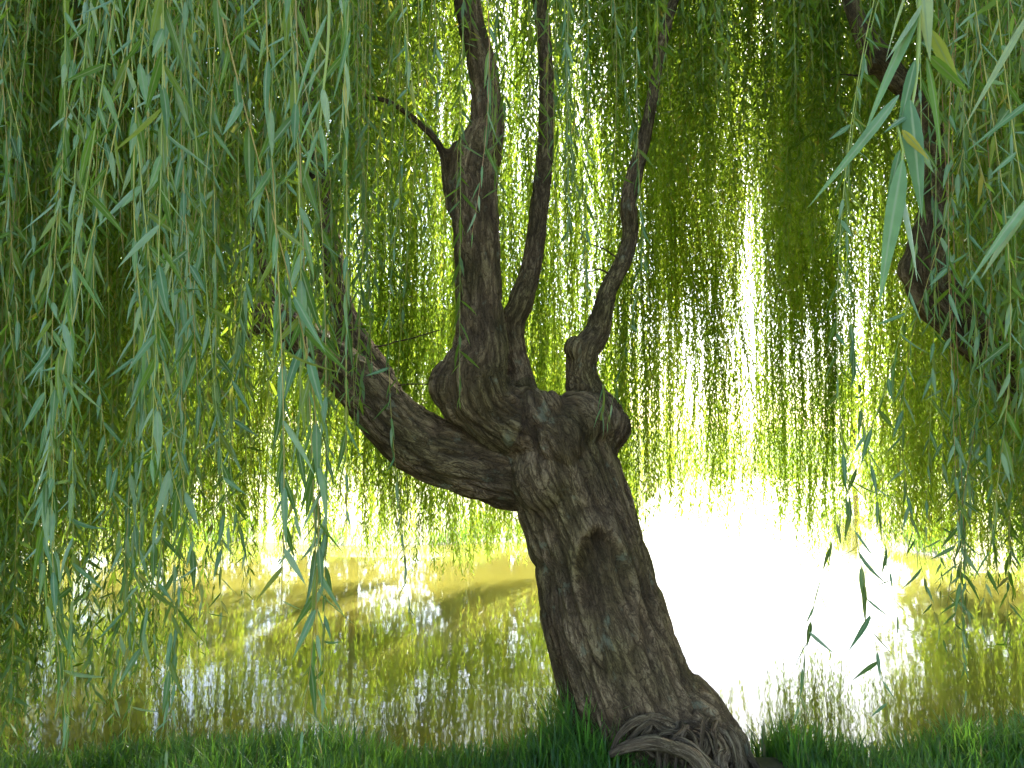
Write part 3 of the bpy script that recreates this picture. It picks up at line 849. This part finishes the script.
# ------------------------------------------------------------------ grass on the near bank
def blades(n, xr, yr, hmu, acc, dens=None):
    x = RNG.uniform(*xr, n); y = RNG.uniform(*yr, n)
    ns = near_shore(x)
    keep = y < ns + .18
    patch = noise3(np.stack([x * 2.2, y * 2.2, np.zeros(n)], -1), 4)
    keep &= RNG.random(n) < (.45 + patch)
    rootz = ((x - 1.0) / .34) ** 2 + ((y - 4.0) / .42) ** 2 < 1
    keep &= ~rootz
    x, y, patch = x[keep], y[keep], patch[keep]; n = len(x)
    z = ground_h(x, y) - .01
    h = hmu * RNG.uniform(.5, 1.35, n) * (.55 + .9 * patch)
    clump = np.exp(-((x - .3) / .28) ** 2 - ((y - 4.05) / .35) ** 2)
    h *= 1 + 1.1 * clump
    a = RNG.random(n) * 6.283; lean = RNG.uniform(.1, .75, n)
    D = np.stack([np.cos(a), np.sin(a)], -1)
    w = RNG.uniform(.003, .0065, n)
    S_ = np.stack([-D[:, 1], D[:, 0], np.zeros(n)], -1)
    rows = []
    for u, ww in ((0, 1), (.35, .95), (.7, .65), (1, .02)):
        c = np.stack([x + D[:, 0] * h * lean * u ** 2, y + D[:, 1] * h * lean * u ** 2, z + h * (u - .28 * lean * u ** 2.5)], -1)
        rows += [c - S_ * (w * ww)[:, None], c + S_ * (w * ww)[:, None]]
    v = np.stack(rows, 1).reshape(-1, 3)
    q = np.array([[0, 1, 3, 2], [2, 3, 5, 4], [4, 5, 7, 6]])
    f = (np.arange(n)[:, None, None] * 8 + q[None]).reshape(-1, 4)
    hue = np.clip(RNG.normal(.4, .25, n), 0, .9); hue = np.where(RNG.random(n) < .05, 1, hue)
    acc.add(v, [f], np.repeat(hue, 8))
ga = Acc()
blades(80000, (-4.5, 5), (3.2, 4.75), .165, ga)
blades(22000, (-6, 7), (.6, 3.4), .09, ga)
nshore = 26000
fx = RNG.uniform(-26, 26, nshore); fy = far_shore(fx, np.full(nshore, 15.0)) + np.abs(RNG.normal(.1, .8, nshore)) - .1
a_ = fx / 15.0
fx = a_ * fy; fy = far_shore(fx, fy) + RNG.exponential(.9, nshore) - .15
pz = noise3(np.stack([fx * 1.2, fy * 1.2, fx * 0], -1), 12)
ok = RNG.random(nshore) < smooth(.35, .7, pz) + .12
fx, fy, pz = fx[ok], fy[ok], pz[ok]
P_ = np.stack([fx, fy, ground_h(fx, fy) - .02], -1)
D_ = np.stack([RNG.normal(0, .3, len(fx)), RNG.normal(0, .3, len(fx)), np.ones(len(fx))], -1); D_ /= np.linalg.norm(D_, axis=1)[:, None]
v_, f_, at_ = leaves_geo(P_, D_, RNG.random(len(fx)) * 6.3, RNG.uniform(.12, .3, len(fx)) * (.4 + 1.1 * pz), np.full(len(fx), .022), RNG.normal(0, .2, len(fx)), np.clip(RNG.normal(.6, .3, len(fx)), 0, 1), 0)
so = mesh_np("shore_grass", v_, f_, M_grassm, attrs={'var': at_})
tag(so, "ragged grass along the far shore of the pond", "grass", kind='stuff')
go = ga.build("grass", M_grassm)
tag(go, "long green grass blades covering the near bank", "grass", kind='stuff')

# ------------------------------------------------------------------ far bank trees and shrubs
def far_crown(seed, nl, rx, rz, z0, size):
    rg = np.random.default_rng(seed)
    nc = 34
    c = rg.normal(0, 1, (nc, 3)); c /= np.linalg.norm(c, axis=1)[:, None]
    c = c * rg.uniform(.35, .85, nc)[:, None] * np.array([rx, rx, rz]) + [0, 0, z0]
    cr = rg.uniform(.16, .34, nc) * rx
    k = rg.integers(0, nc, nl)
    p = rg.normal(0, 1, (nl, 3)); p /= np.linalg.norm(p, axis=1)[:, None]
    P = c[k] + p * (cr[k] * rg.uniform(.5, 1.05, nl))[:, None]
    D = rg.normal(0, 1, (nl, 3)) + [0, 0, -.6]; D /= np.linalg.norm(D, axis=1)[:, None]
    return leaves_geo(P, D, rg.random(nl) * 6.3, np.full(nl, size) * rg.uniform(.6, 1.3, nl), np.full(nl, size * .5), np.zeros(nl), np.clip(rg.normal(.5, .2, nc)[k], 0, 1), 0)
def far_tree(name, label, cat, group, x, y, h, rx, seed, nl=5000, size=.22, low=False):
    z = float(ground_h(np.array([x]), np.array([y]))[0])
    o = empty(name, (x, y, z)); tag(o, label, cat, group)
    v, fs, a = far_crown(seed, nl, rx, h * .5, h * (.42 if low else .6), size)
    mesh_np("crown", v + [x, y, z], fs, M_far, o, {'var': a}, smooth=False)
    acc = Acc()
    c = catmull(np.array([[0, 0, -.2, .05 * h * .6], [.05 * h * .3, 0, h * .3, .035 * h * .6], [0, .05, h * .75, .01 * h]]), .3)
    v, fs = tube(c[:, :3] + [x, y, z], c[:, 3], 10); acc.add(v, fs)
    for q in range(6):
        a_ = q * 1.05 + seed; z1 = h * (.3 + .06 * q)
        c = catmull(np.array([[.02, 0, z1, .012 * h], [math.cos(a_) * rx * .35, math.sin(a_) * rx * .35, z1 + h * .12, .008 * h], [math.cos(a_) * rx * .65, math.sin(a_) * rx * .65, z1 + h * .2, .003 * h]]), .3)
        v, fs = tube(c[:, :3] + [x, y, z], c[:, 3], 7); acc.add(v, fs)
    acc.build("trunk", M_bark, o, attr='bark')
    return o
G1, G2 = "trees beyond the pond", "bushy trees along the far shore"
far_tree("broadleaf_tree", "round broadleaf tree across the pond, seen in the gap beside the tall upright limb", "tree", G1, -2.6, 36, 9.5, 3.8, 1)
far_tree("broadleaf_tree", "tall broadleaf tree across the pond, behind the big left limb", "tree", G1, -10, 38, 10.5, 4.4, 2)
far_tree("broadleaf_tree", "wide broadleaf tree across the pond, behind the leafy curtain at far left", "tree", G1, -21, 38, 10, 4.6, 3)
far_tree("broadleaf_tree", "broadleaf tree across the pond, behind the second willow's crooked limb", "tree", G1, 21.5, 35, 10, 4.2, 4)
far_tree("broadleaf_tree", "small distant tree at the head of the pond inlet, between the hanging streamers", "tree", G1, 29.0, 68, 9, 4.0, 5)
far_tree("broadleaf_tree", "distant pale tree at the inlet's left side, right of the leaning trunk", "tree", G1, 9.5, 74, 10, 4.5, 6)
for k, (x, y, h, r) in enumerate([(-19.5, 30, 8.0, 4.2), (-12.4, 30.6, 7.0, 4.1), (-6.0, 30, 8.0, 3.9), (-.3, 30.6, 7.0, 3.7), (16.4, 27.5, 7.6, 3.7), (22, 27, 7.0, 3.6)]):
    far_tree("bushy_tree", ["tall bushy tree on the far shore behind the left leaf curtain", "broad bushy tree on the far shore below the big left limb", "tallest bushy tree on the far shore, left of the leaning trunk",
                       "low bushy tree on the far shore hidden partly by the leaning trunk", "tall bushy tree on the far right shore beside the inlet", "low bushy tree on the far right shore behind the hanging green curtain"][k],
             "tree", G2, x, y, h, r, 20 + k, nl=9000, size=.27, low=True)
